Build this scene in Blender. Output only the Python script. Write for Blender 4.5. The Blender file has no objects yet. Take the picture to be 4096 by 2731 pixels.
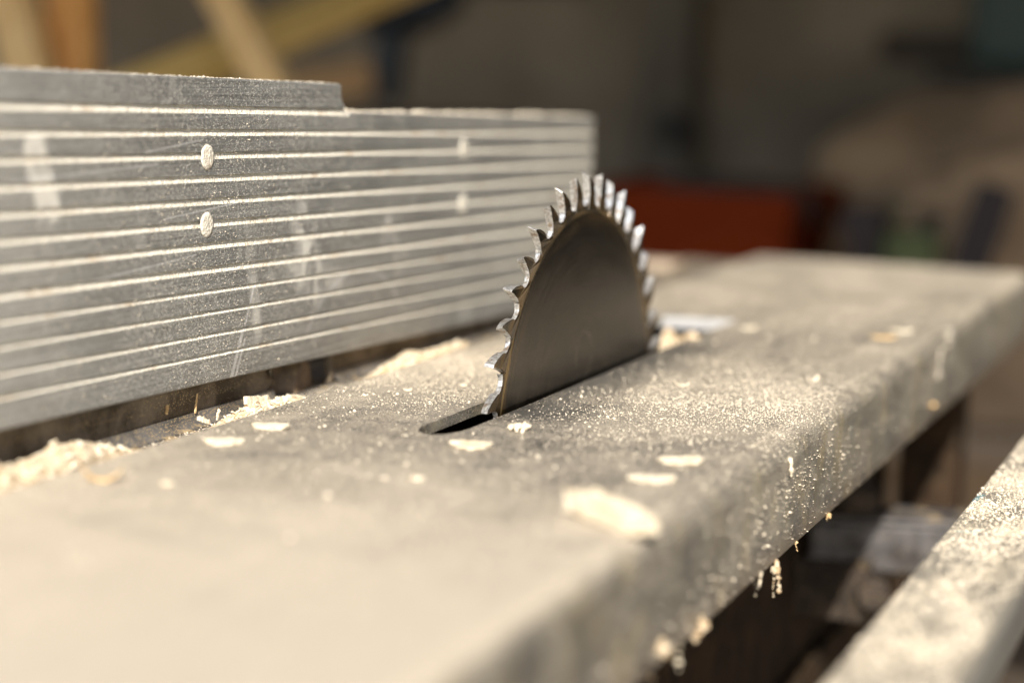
import bpy, math, random
import numpy as np
from mathutils import Vector, Matrix, noise

S = bpy.context.scene
COL = S.collection
rad = math.radians

# ------------------------------------------------------------------ camera
cam_d = bpy.data.cameras.new("camera")
cam = bpy.data.objects.new("camera", cam_d)
COL.objects.link(cam)
AX = np.array([[0.9290, 0.0790, -0.3616], [0.3689, -0.1193, 0.9218], [0.0297, -0.9897, -0.1400]])
right, down, fwd = [Vector(AX[:, i]).normalized() for i in range(3)]
m3 = Matrix((right, -down, -fwd)).transposed()
cam.matrix_world = Matrix.Translation((0, 0, 0.15)) @ m3.to_4x4()
cam_d.sensor_width = 36.0
cam_d.lens = 70.3
cam_d.clip_start = 0.02
cam_d.clip_end = 200
cam_d.dof.use_dof = True
cam_d.dof.focus_distance = 0.862
cam_d.dof.aperture_fstop = 3.4
S.camera = cam

# ------------------------------------------------------------------ world, sun, exposure
SUN_AZ, SUN_EL = 20.0, 38.0
w = bpy.data.worlds.new("World")
S.world = w
w.use_nodes = True
wn = w.node_tree
sky = wn.nodes.new("ShaderNodeTexSky")
sky.sky_type = 'NISHITA'
sky.sun_disc = False
sky.sun_elevation = rad(SUN_EL)
sky.sun_rotation = rad(180 - SUN_AZ)
bg = wn.nodes["Background"]
wn.links.new(sky.outputs[0], bg.inputs[0])
bg.inputs[1].default_value = 0.12
sl = bpy.data.lights.new("sun", 'SUN')
sl.energy = 4.95
sl.angle = rad(0.5)
sl.color = (1.0, 0.955, 0.875)
sun = bpy.data.objects.new("sun", sl)
COL.objects.link(sun)
ca, sa, ce, se = math.cos(rad(SUN_AZ)), math.sin(rad(SUN_AZ)), math.cos(rad(SUN_EL)), math.sin(rad(SUN_EL))
sun.rotation_euler = Vector((-sa * ce, ca * ce, -se)).to_track_quat('-Z', 'Y').to_euler()
sun.location = (2, -4, 4)
S.view_settings.view_transform = 'Standard'
S.view_settings.look = 'None'
S.view_settings.exposure = 0.66
S.view_settings.gamma = 1.0
S.view_settings.use_curve_mapping = False
S.render.engine = 'CYCLES'
S.cycles.max_bounces = 6
S.cycles.use_denoising = True

# ------------------------------------------------------------------ helpers
def link(o, parent=None):
    COL.objects.link(o)
    if parent is not None:
        o.parent = parent
    return o

def tag(o, label=None, cat=None, group=None, kind=None):
    if label: o["label"] = label
    if cat: o["category"] = cat
    if group: o["group"] = group
    if kind: o["kind"] = kind
    return o

def thing(name, loc, label, cat, group=None):
    e = bpy.data.objects.new(name, None)
    e.empty_display_size = 0.02
    e.location = loc
    link(e)
    return tag(e, label, cat, group)

def mesh(name, vs, fs, mat, parent=None, smooth=False, mats=None, fm=None, bevel=0.0, seg=2, off=None):
    """vs in world coordinates; shifted to the parent's (or own) origin"""
    base = Vector((0, 0, 0))
    if parent is not None:
        p = parent
        while p is not None:
            base = base + p.location
            p = p.parent
    elif off is not None:
        base = Vector(off)
    me = bpy.data.meshes.new(name)
    me.from_pydata([(v[0] - base.x, v[1] - base.y, v[2] - base.z) for v in vs], [], fs)
    for m_ in (mats or [mat]):
        me.materials.append(m_)
    if fm is not None:
        me.polygons.foreach_set("material_index", fm)
    if smooth:
        me.polygons.foreach_set("use_smooth", [True] * len(me.polygons))
    me.update()
    o = bpy.data.objects.new(name, me)
    link(o, parent)
    if parent is None and off is not None:
        o.location = off
    if bevel > 0:
        b = o.modifiers.new("bevel", 'BEVEL')
        b.width = bevel; b.segments = seg; b.limit_method = 'ANGLE'; b.angle_limit = rad(35)
    return o

def box(x0, x1, y0, y1, z0, z1):
    v = [(x, y, z) for z in (z0, z1) for y in (y0, y1) for x in (x0, x1)]
    f = [(0, 2, 3, 1), (4, 5, 7, 6), (0, 1, 5, 4), (2, 6, 7, 3), (0, 4, 6, 2), (1, 3, 7, 5)]
    return v, f

def join(*parts):
    V, F = [], []
    for v, f in parts:
        n = len(V)
        V += list(v)
        F += [tuple(i + n for i in q) for q in f]
    return V, F

def bar(a, b, wx, wy, up=(0, 0, 1)):
    """square bar from a to b"""
    a, b = Vector(a), Vector(b)
    d = (b - a).normalized()
    s = d.cross(Vector(up))
    if s.length < 1e-4: s = d.cross(Vector((0, 1, 0)))
    s.normalize(); t = s.cross(d)
    v = []
    for p in (a, b):
        for i, j in ((-1, -1), (1, -1), (1, 1), (-1, 1)):
            v.append(tuple(p + s * wx / 2 * i + t * wy / 2 * j))
    return v, [(3, 2, 1, 0), (4, 5, 6, 7), (0, 1, 5, 4), (1, 2, 6, 5), (2, 3, 7, 6), (3, 0, 4, 7)]

def lathe(c, axis, prof, n=32):
    """prof: (r, h) along axis from c"""
    ax = Vector(axis).normalized()
    u = ax.orthogonal().normalized(); vv = ax.cross(u)
    V, F = [], []
    for r, h in prof:
        for i in range(n):
            t = 2 * math.pi * i / n
            V.append(tuple(Vector(c) + ax * h + (u * math.cos(t) + vv * math.sin(t)) * r))
    for k in range(len(prof) - 1):
        for i in range(n):
            j = (i + 1) % n
            F.append((k * n + i, k * n + j, (k + 1) * n + j, (k + 1) * n + i))
    F.append(tuple(range(n))[::-1]); F.append(tuple(range((len(prof) - 1) * n, len(prof) * n)))
    return V, F

# ------------------------------------------------------------------ node helpers
class NT:
    def __init__(self, name):
        self.m = bpy.data.materials.new(name)
        self.m.use_nodes = True
        self.t = self.m.node_tree
        self.p = self.t.nodes["Principled BSDF"]
        self.g = None
    def set(self, sock, v):
        if isinstance(v, bpy.types.NodeSocket):
            self.t.links.new(v, sock)
        else:
            if sock.type == 'RGBA' and len(v) == 3: v = (*v, 1)
            sock.default_value = v
    def pos(self):
        if self.g is None: self.g = self.t.nodes.new("ShaderNodeNewGeometry")
        return self.g.outputs["Position"]
    def nrm(self):
        self.pos(); return self.g.outputs["Normal"]
    def obj(self):
        return self.t.nodes.new("ShaderNodeTexCoord").outputs["Object"]
    def math(self, op, a, b=None, c=None, clamp=False):
        n = self.t.nodes.new("ShaderNodeMath"); n.operation = op; n.use_clamp = clamp
        for i, v in enumerate((a, b, c)):
            if v is not None: self.set(n.inputs[i], v)
        return n.outputs[0]
    def vmath(self, op, a, b=None, scale=None):
        n = self.t.nodes.new("ShaderNodeVectorMath"); n.operation = op
        self.set(n.inputs[0], a)
        if b is not None: self.set(n.inputs[1], b)
        if scale is not None: self.set(n.inputs["Scale"], scale)
        return n.outputs["Value"] if op in ('LENGTH', 'DISTANCE', 'DOT_PRODUCT') else n.outputs[0]
    def sep(self, v):
        n = self.t.nodes.new("ShaderNodeSeparateXYZ"); self.set(n.inputs[0], v); return n.outputs
    def comb(self, x, y, z):
        n = self.t.nodes.new("ShaderNodeCombineXYZ")
        for i, v in enumerate((x, y, z)): self.set(n.inputs[i], v)
        return n.outputs[0]
    def noise(self, vec, scale, detail=2, rough=.5, dist=0):
        n = self.t.nodes.new("ShaderNodeTexNoise"); self.set(n.inputs["Vector"], vec)
        n.inputs["Scale"].default_value = scale; n.inputs["Detail"].default_value = detail
        n.inputs["Roughness"].default_value = rough; n.inputs["Distortion"].default_value = dist
        return n.outputs[0]
    def voro(self, vec, scale, out="Distance"):
        n = self.t.nodes.new("ShaderNodeTexVoronoi"); self.set(n.inputs["Vector"], vec)
        n.inputs["Scale"].default_value = scale
        return n.outputs[out]
    def stretch(self, vec, s):
        return self.vmath('MULTIPLY', vec, s)
    def ramp(self, fac, stops):
        n = self.t.nodes.new("ShaderNodeValToRGB"); self.set(n.inputs[0], fac)
        e = n.color_ramp.elements
        while len(e) < len(stops): e.new(0.5)
        for i, (p, c) in enumerate(stops):
            e[i].position = p
            if not hasattr(c, '__len__'): c = (c, c, c)
            e[i].color = (*c, 1)
        return n.outputs[0]
    def smooth(self, x, a, b, lo=0., hi=1.):
        n = self.t.nodes.new("ShaderNodeMapRange"); n.interpolation_type = 'SMOOTHSTEP'
        for i, v in enumerate((x, a, b, lo, hi)): self.set(n.inputs[i], v)
        return n.outputs[0]
    def mix(self, f, a, b):
        n = self.t.nodes.new("ShaderNodeMix"); n.data_type = 'RGBA'
        self.set(n.inputs[0], f); self.set(n.inputs[6], a); self.set(n.inputs[7], b)
        return n.outputs[2]
    def mul(self, a, b): return self.math('MULTIPLY', a, b)
    def add(self, a, b): return self.math('ADD', a, b)
    def speck(self, vec, scale, dens, size=.42):
        """round grains: one per voronoi cell, kept with probability dens"""
        v = self.t.nodes.new("ShaderNodeTexVoronoi"); self.set(v.inputs["Vector"], vec)
        v.inputs["Scale"].default_value = scale
        r = self.sep(v.outputs["Color"])
        keep = self.math('LESS_THAN', r[0], dens)
        rad_ = self.math('MULTIPLY_ADD', r[1], size * .7, size * .6)
        dot = self.smooth(v.outputs["Distance"], self.math('SUBTRACT', rad_, .10), self.add(rad_, .05), 1., 0.)
        return self.mul(dot, keep)
    def bump(self, h, strength=.3, dist=.001):
        n = self.t.nodes.new("ShaderNodeBump"); self.set(n.inputs["Height"], h)
        n.inputs["Strength"].default_value = strength; n.inputs["Distance"].default_value = dist
        self.t.links.new(n.outputs[0], self.p.inputs["Normal"])
    def out(self, color, rough=.6, metal=0., spec=None):
        self.set(self.p.inputs["Base Color"], color)
        self.set(self.p.inputs["Roughness"], rough)
        self.set(self.p.inputs["Metallic"], metal)
        if spec is not None: self.set(self.p.inputs["Specular IOR Level"], spec)
        return self.m
    def seg(self, a, b, width, soft):
        """mask of a line from a to b (world)"""
        a, b = Vector(a), Vector(b); d = b - a; L2 = d.length_squared
        pa = self.vmath('SUBTRACT', self.pos(), tuple(a))
        h = self.math('DIVIDE', self.vmath('DOT_PRODUCT', pa, tuple(d)), L2, clamp=True)
        q = self.vmath('SCALE', tuple(d), scale=h)
        dist = self.vmath('DISTANCE', pa, q)
        return self.smooth(dist, width, width + soft, 1., 0.)

DUST = (.49, .408, .305)
DUST2 = (.63, .54, .415)

def plain(name, color, rough=.6, metal=0., var=.25, scale=20., bump=0., bscale=200., spec=None):
    n = NT(name)
    v = n.noise(n.obj(), scale, 4, .6)
    c = n.mix(v, tuple(x * (1 - var) for x in color), tuple(min(1, x * (1 + var)) for x in color))
    if bump: n.bump(n.noise(n.obj(), bscale, 3), bump)
    return n.out(c, rough, metal, spec)

def mat_table():
    n = NT("dusty_cast_steel")
    P = n.pos(); s = n.sep(P); nz = n.sep(n.nrm())[2]
    low = n.noise(n.stretch(P, (22, 8, 20)), 1., 3, .55, .6)
    ydens = n.ramp(n.math('DIVIDE', n.math('SUBTRACT', s[1], .3), 1.3),
        [(0, .98), (.14, .92), (.215, .72), (.285, .45), (.34, .40), (.40, .48), (.45, .56), (.50, .46), (.58, .43), (.70, .53), (.85, .60), (1, .68)])
    wipe = n.noise(n.stretch(n.vmath('ADD', P, (1.7, .4, 0)), (16, 38, 20)), 1., 4, .6, 1.1)
    dens = n.add(n.add(ydens, n.mul(n.math('SUBTRACT', low, .5), .65)), n.mul(n.math('SUBTRACT', wipe, .5), .70))
    # blown clean by the blade: a strip right of the slot
    clean = n.mul(n.mul(n.smooth(s[0], -.302, -.264, 1., 0.), n.math('GREATER_THAN', s[0], -.3095)), n.mul(n.smooth(s[1], .74, .80), n.smooth(s[1], 1.0, 1.10, 1., 0.)))
    dens = n.math('SUBTRACT', dens, n.mul(clean, .42))
    top = n.smooth(nz, .25, .98)
    side = n.add(n.mul(n.noise(n.stretch(P, (1, 22, 14)), 2.2, 4, .6, .8), .7), -.10)
    d = n.math('ADD', n.mul(dens, top), n.mul(side, n.math('SUBTRACT', 1., top)), clamp=True)
    mask = n.math('MAXIMUM', n.speck(P, 1350, n.mul(d, 1.1), .50), n.mul(n.speck(P, 2500, n.mul(d, 1.3), .5), .8))
    mask = n.math('MAXIMUM', mask, n.mul(n.smooth(d, .14, .98), .74))
    st = n.noise(n.stretch(P, (60, 9, 40)), 1.6, 5, .65, .5)
    steel = n.ramp(st, [(.3, (.10, .093, .083)), (.55, (.185, .172, .152)), (.75, (.28, .258, .22))])
    patch = n.smooth(n.noise(P, 34, 4, .6, .4), .5, .66)
    steel = n.mix(n.mul(n.math('SUBTRACT', 1., top), n.math('MULTIPLY_ADD', patch, .45, .20)), steel, (.44, .41, .33))
    ystain = n.smooth(n.noise(n.stretch(P, (1, 30, 16)), 1.3, 5, .7, .6), .50, .66)
    steel = n.mix(n.mul(n.mul(ystain, n.math('SUBTRACT', 1., top)), .55), steel, (.46, .37, .20))
    grime = n.smooth(n.noise(n.stretch(P, (1, 26, 40)), 1.1, 5, .7, .4), .52, .68)
    steel = n.mix(n.mul(n.mul(grime, n.math('SUBTRACT', 1., top)), .6), steel, (.12, .115, .11))
    # hairline scratches on the apron
    scr = n.smooth(n.noise(n.stretch(P, (1, 260, 26)), 3., 2, .5, .8), .67, .74)
    steel = n.mix(n.mul(scr, .35), steel, (.42, .40, .37))
    dc = n.mix(n.noise(P, 800, 1), DUST, DUST2)
    col = n.mix(mask, steel, dc)
    # rubbed-off flecks of turquoise paint
    for a, b in (((-.1862, .913, -.0135), (-.1865, .916, -.0205)), ((-.1905, .876, -.006), (-.190, .880, -.009))):
        col = n.mix(n.mul(n.seg(a, b, .0005, .0006), .7), col, (.16, .36, .40))
    n.bump(n.add(n.mul(mask, .8), n.mul(n.noise(P, 90, 3), .4)), .55, .0006)
    return n.out(col, n.smooth(mask, 0, 1, .42, .85), n.smooth(mask, 0, 1, .55, 0.), .4)

def mat_alu():
    n = NT("brushed_aluminium")
    P = n.pos(); s = n.sep(P)
    brush = n.noise(n.stretch(P, (400, 9, 2600)), 1., 3, .6)
    brush2 = n.noise(n.stretch(P, (200, 3, 700)), 1., 2, .6)
    base = n.ramp(n.add(n.mul(brush, .6), n.mul(brush2, .4)), [(.34, (.15, .15, .146)), (.5, (.255, .255, .248)), (.66, (.47, .47, .46))])
    low = n.noise(n.stretch(P, (1, 10, 14)), 1.4, 4, .62, .5)
    speck = n.math('MAXIMUM', n.speck(P, 1500, n.smooth(low, .25, .75, .03, .38), .44), n.mul(n.speck(P, 2800, n.smooth(low, .2, .8, .08, .55), .45), .7))
    smear = n.smooth(n.noise(n.stretch(P, (1, 18, 9)), 1.7, 4, .65, 1.2), .52, .74)
    mask = n.math('MAXIMUM', n.mul(speck, .9), n.mul(smear, .34))
    veil = n.smooth(s[1], .52, .72, .36, .05)
    mask = n.math('MAXIMUM', mask, n.add(veil, n.mul(low, .10)))
    # pale rubbed patch at the left, saw scratches, and a pale broken arc
    pt = n.mul(n.seg((-.43, .615, .112), (-.43, .624, .090), .0040, .007), n.smooth(n.noise(P, 70, 3), .25, .55))
    mask = n.math('MAXIMUM', mask, n.mul(pt, 1.0))
    cl = n.noise(n.stretch(P, (1, 60, 40)), 1., 5, .65, .8)
    for a, b, w_, sf, k in (((-.43, .826, .072), (-.43, .838, .042), .004, .014, 1.0), ((-.43, .918, .062), (-.43, .935, .045), .003, .012, .8),
                            ((-.43, .80, .052), (-.43, .87, .040), .002, .012, .7), ((-.43, .775, .072), (-.43, .785, .020), .001, .007, .7)):
        q = n.mul(n.seg(a, b, w_, sf), n.smooth(cl, .26, .74, 0., k))
        mask = n.math('MAXIMUM', mask, q)
    sc = None
    for a, b, w_, sf in (((-.43, .7612, .0085), (-.43, .7705, .0275), .0008, .0008), ((-.43, .7645, .0080), (-.43, .7725, .0235), .0005, .0005),
                     ((-.43, .7715, .0275), (-.43, .7795, .0450), .0004, .0007), ((-.43, .7598, .0078), (-.43, .7660, .0180), .0003, .0004),
                     ((-.43, .690, .1085), (-.43, .735, .1125), .0002, .0003), ((-.43, .60, .1010), (-.43, .70, .1035), .0002, .0003),
                     ((-.43, .705, .0810), (-.43, .775, .0850), .0002, .0003), ((-.43, .655, .0605), (-.43, .73, .0645), .0002, .0003)):
        q = n.seg(a, b, w_, sf)
        sc = q if sc is None else n.math('MAXIMUM', sc, q)
    dd = n.vmath('DISTANCE', P, (-.43, .886, -.0262))
    ring = n.smooth(n.math('ABSOLUTE', n.math('SUBTRACT', dd, .0707)), .0006, .0019, 1., 0.)
    ring = n.mul(n.mul(ring, n.smooth(s[2], .008, .03)), n.smooth(s[1], .935, .955, 1., 0.))
    ring = n.mul(ring, n.smooth(n.noise(P, 130, 3), .28, .6))
    sc = n.math('MAXIMUM', sc, n.mul(ring, .6))
    col = n.mix(mask, base, (.68, .64, .56))
    col = n.mix(n.mul(sc, .75), col, (.72, .71, .70))
    n.bump(n.add(n.mul(brush, .5), n.mul(speck, .6)), .25, .0004)
    return n.out(col, n.smooth(mask, 0, 1, .42, .8), n.smooth(mask, 0, 1, .62, 0.), .5)

def mat_blade():
    n = NT("blade_steel")
    P = n.pos(); s = n.sep(P)
    y = n.math('SUBTRACT', s[1], BC[0]); z = n.math('SUBTRACT', s[2], BC[1])
    r = n.math('SQRT', n.add(n.mul(y, y), n.mul(z, z)))
    a = n.math('ARCTAN2', z, y)
    pc = n.comb(n.mul(r, 1100), n.mul(a, 3.), 0.)
    rings = n.noise(pc, 1., 3, .65)
    stain = n.noise(n.comb(n.mul(r, 130), n.mul(a, 2.6), 1.), 1., 4, .6, .5)
    col = n.ramp(n.add(n.mul(rings, .5), n.mul(stain, .5)), [(.3, (.028, .024, .019)), (.5, (.066, .057, .047)), (.7, (.120, .104, .087))])
    resin = n.mul(n.smooth(r, .096, .108), n.smooth(stain, .42, .62))
    col = n.mix(n.mul(resin, .7), col, (.30, .19, .07))
    line = n.smooth(n.math('ABSOLUTE', n.math('SUBTRACT', r, .1070)), .0004, .0014, 1., 0.)
    col = n.mix(n.mul(line, n.smooth(stain, .40, .64, .05, .65)), col, (.50, .37, .19))
    rad_s = n.smooth(n.noise(n.comb(n.mul(r, 90), n.mul(a, 60.), 3.), 1., 2, .5, .4), .66, .74)
    col = n.mix(n.mul(rad_s, .22), col, (.40, .36, .30))
    d2 = n.vmath('DISTANCE', n.comb(0., s[1], s[2]), (0., .887, .012))
    swirl = n.smooth(n.math('ABSOLUTE', n.math('SUBTRACT', d2, .011)), .0004, .0016, 1., 0.)
    col = n.mix(n.mul(n.mul(swirl, n.smooth(n.noise(P, 120, 2), .4, .65)), .25), col, (.42, .38, .32))
    dust = n.math('MAXIMUM', n.speck(P, 1300, .10, .36), n.mul(n.smooth(r, .100, .109), n.speck(P, 1500, .5, .5)))
    col = n.mix(n.mul(dust, .4), col, (.44, .32, .17))
    n.bump(rings, .11, .0003)
    return n.out(col, n.add(n.smooth(stain, .3, .7, .19, .25), n.mul(line, .18)), .95)

def mat_tooth():
    n = NT("lit_tooth_edge_steel")
    P = n.pos()
    g = n.noise(P, 700, 3, .6)
    col = n.ramp(g, [(.3, (.30, .29, .275)), (.5, (.66, .645, .62)), (.65, (.86, .85, .83))])  # edges paler than the tooth sides: their sunlit gleam put into the colour
    res = n.smooth(n.noise(P, 240, 3, .6), .54, .66)
    col = n.mix(n.mul(res, .7), col, (.28, .17, .07))
    n.bump(g, .25, .0005)
    return n.out(col, .34, .75)

def mat_dust(name, a, b, scale=900):
    n = NT(name)
    P = n.pos()
    c = n.mix(n.smooth(n.noise(P, scale, 2, .6), .3, .7), a, b)
    c = n.mix(n.mul(n.smooth(n.noise(P, 60, 3), .55, .75), .35), c, (.50, .30, .12))
    n.bump(n.add(n.noise(P, scale, 2), n.noise(P, scale * .25, 2)), .9, .0008)
    return n.out(c, .9, 0., .15)

def mat_rail():
    n = NT("dusty_rail_steel")
    P = n.pos(); nz = n.sep(n.nrm())[2]
    fine = n.noise(n.stretch(P, (1.0, .6, 1.)), 1100, 2, .6)
    low = n.noise(n.stretch(P, (60, 28, 20)), 1., 4, .6, .4)
    top = n.smooth(nz, .5, .98)
    thr = n.math('SUBTRACT', .80, n.mul(n.mul(low, top), .56))
    mask = n.smooth(fine, thr, n.add(thr, .08))
    mask = n.math('MAXIMUM', mask, n.mul(top, n.smooth(low, .45, .75, .18, .62)))
    steel = n.ramp(n.noise(n.stretch(P, (70, 8, 70)), 1., 4), [(.3, (.15, .14, .125)), (.7, (.31, .29, .25))])
    col = n.mix(mask, steel, n.mix(n.noise(P, 500, 1), (.72, .58, .40), (.80, .70, .53)))
    for a, b in (((-.1185, .804, -.034), (-.1135, .806, -.034)), ((-.1228, .862, -.034), (-.1205, .880, -.034))):
        col = n.mix(n.mul(n.seg(a, b, .0007, .0010), .75), col, (.17, .40, .45))
    n.bump(n.add(mask, n.mul(low, .3)), .6, .0008)
    return n.out(col, n.smooth(mask, 0, 1, .45, .85), n.smooth(mask, 0, 1, .5, 0.), .4)

def mat_dirtymetal(name, a, b, dust=.5, rough=.55, metal=.3, speck=.06):
    n = NT(name)
    P = n.pos(); nz = n.sep(n.nrm())[2]
    c = n.mix(n.smooth(n.noise(P, 45, 5, .65), .35, .65), a, b)
    k = n.add(n.mul(n.noise(P, 120, 4, .6), .8), n.mul(n.math('MAXIMUM', nz, 0.), .28))
    m_ = n.smooth(k, .72 - dust * .3, .86 - dust * .3)
    m_ = n.math('MAXIMUM', m_, n.speck(P, 1700, speck, .46))
    c = n.mix(n.mul(m_, .85), c, (.50, .36, .19))
    n.bump(n.noise(P, 300, 3), .3, .0006)
    return n.out(c, rough, n.smooth(m_, 0, 1, metal, 0.), .15)

def mat_wood(name, a, b, axis=2, scale=1.):
    n = NT(name)
    P = n.obj()
    sv = [40 * scale] * 3; sv[axis] = 2.5 * scale
    g = n.noise(n.stretch(P, tuple(sv)), 1., 4, .6, .6)
    c = n.mix(n.smooth(g, .3, .7), a, b)
    n.bump(g, .3, .002)
    return n.out(c, .7)

def mat_wall():
    n = NT("shed_plaster")
    P = n.pos()
    c = n.ramp(n.noise(P, 1.6, 6, .65, .5), [(.3, (.125, .104, .076)), (.55, (.235, .192, .143)), (.75, (.36, .295, .22))])
    c = n.mix(n.mul(n.smooth(n.noise(P, 4, 5), .5, .75), .6), c, (.12, .10, .08))
    n.bump(n.noise(P, 60, 4), .4, .004)
    return n.out(c, .9)

def mat_ground():
    n = NT("trodden_earth")
    P = n.pos()
    c = n.ramp(n.noise(P, 2.2, 7, .65), [(.3, (.12, .09, .065)), (.55, (.22, .17, .125)), (.75, (.32, .25, .18))])
    n.bump(n.noise(P, 40, 5), .6, .01)
    return n.out(c, .95)

# blade centre (y, z), radius
BC = (.8858, -.027); BR = .1255; BX = -.3122
M_table, M_alu, M_blade, M_tooth = mat_table(), mat_alu(), mat_blade(), mat_tooth()
M_groove = mat_dust("packed_dust", (.74, .67, .54), (.86, .80, .69))
M_saw = mat_dust("sawdust_wood", (.42, .29, .16), (.74, .62, .45), 420)
M_rail = mat_rail()
M_flake = mat_dust("pale_wood", (.70, .58, .41), (.82, .73, .57), 300)
M_flake2 = mat_dust("tan_wood", (.62, .40, .18), (.78, .56, .30), 300)
M_grain = plain("grain_wood", (.72, .62, .48), .8, 0, .25, 900)
M_angle = mat_dirtymetal("dusty_angle_iron", (.085, .065, .045), (.24, .195, .145), .42, .55, .3, .22)
M_gapsteel = mat_dirtymetal("grey_strip_steel", (.10, .095, .09), (.20, .19, .18), .12, .5, .4, .38)
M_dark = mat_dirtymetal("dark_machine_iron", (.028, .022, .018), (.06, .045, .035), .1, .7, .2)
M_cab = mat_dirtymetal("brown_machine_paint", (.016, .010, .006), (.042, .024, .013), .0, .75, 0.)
M_arm = mat_dirtymetal("blue_grey_casting", (.040, .036, .035), (.135, .128, .128), .15, .45, .3)

# ------------------------------------------------------------------ setting
def sheet(name, x0, x1, y0, y1, z, nx, ny, amp, mat):
    vs, fs = [], []
    for j in range(ny + 1):
        for i in range(nx + 1):
            x = x0 + (x1 - x0) * i / nx; y = y0 + (y1 - y0) * j / ny
            vs.append((x, y, z + amp * noise.noise((x * 1.7, y * 1.7, 3.1)) + amp * .4 * noise.noise((x * 6, y * 6, 1.1))))
    for j in range(ny):
        for i in range(nx):
            a = j * (nx + 1) + i
            fs.append((a, a + 1, a + nx + 2, a + nx + 1))
    o = mesh(name, vs, fs, mat, smooth=True)
    return o

GZ = -.86
tag(sheet("ground", -14, 14, -10, 14, GZ, 60, 60, .02, mat_ground()), kind="structure")

shed = thing("shed", (-1.2, 4.3, GZ), "dark plaster shed wall behind the saw, out of focus", "shed")
M_wall = mat_wall()
mesh("wall", *box(-7, 6, 4.25, 4.45, GZ - .05, 1.22), M_wall, shed)
mesh("added_shade_roof", *box(-7, 6, .30, 4.6, 1.224, 1.29), mat_wood("shade_roof_boards", (.10, .075, .055), (.19, .15, .11), 0), shed)  # unseen roof, added to keep the sun off the background
M_post = mat_wood("dark_post_wood", (.085, .07, .052), (.15, .125, .095), 2)

# ------------------------------------------------------------------ the table saw
saw = thing("table_saw", (-.30, .90, GZ), "dusty steel table saw with its blade standing up through a slot in the narrow top", "table saw")

# --- table top: plate with slot, left edge turned down a little, right edge bent into an apron
def slot_outline():
    """closed slot outline, counter-clockwise from above"""
    xr, xl = -.3085, -.3275
    pts = [(xr, .742)]
    pts += [(xr, y) for y in (.80, .90, 1.00, 1.10)]
    pts += [(-.3065, 1.146), (-.3085, 1.1505), (-.350, 1.1435), (-.3535, 1.138), (-.3530, 1.05), (-.3275, 1.044)]
    pts += [(xl, y) for y in (.96, .88, .80, .742)]
    # pointed, rounded near end
    pts += [(-.3268, .733), (-.3245, .7265), (-.3205, .7225), (-.3160, .7225), (-.3120, .7265), (-.3093, .7335)]
    return pts

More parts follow.
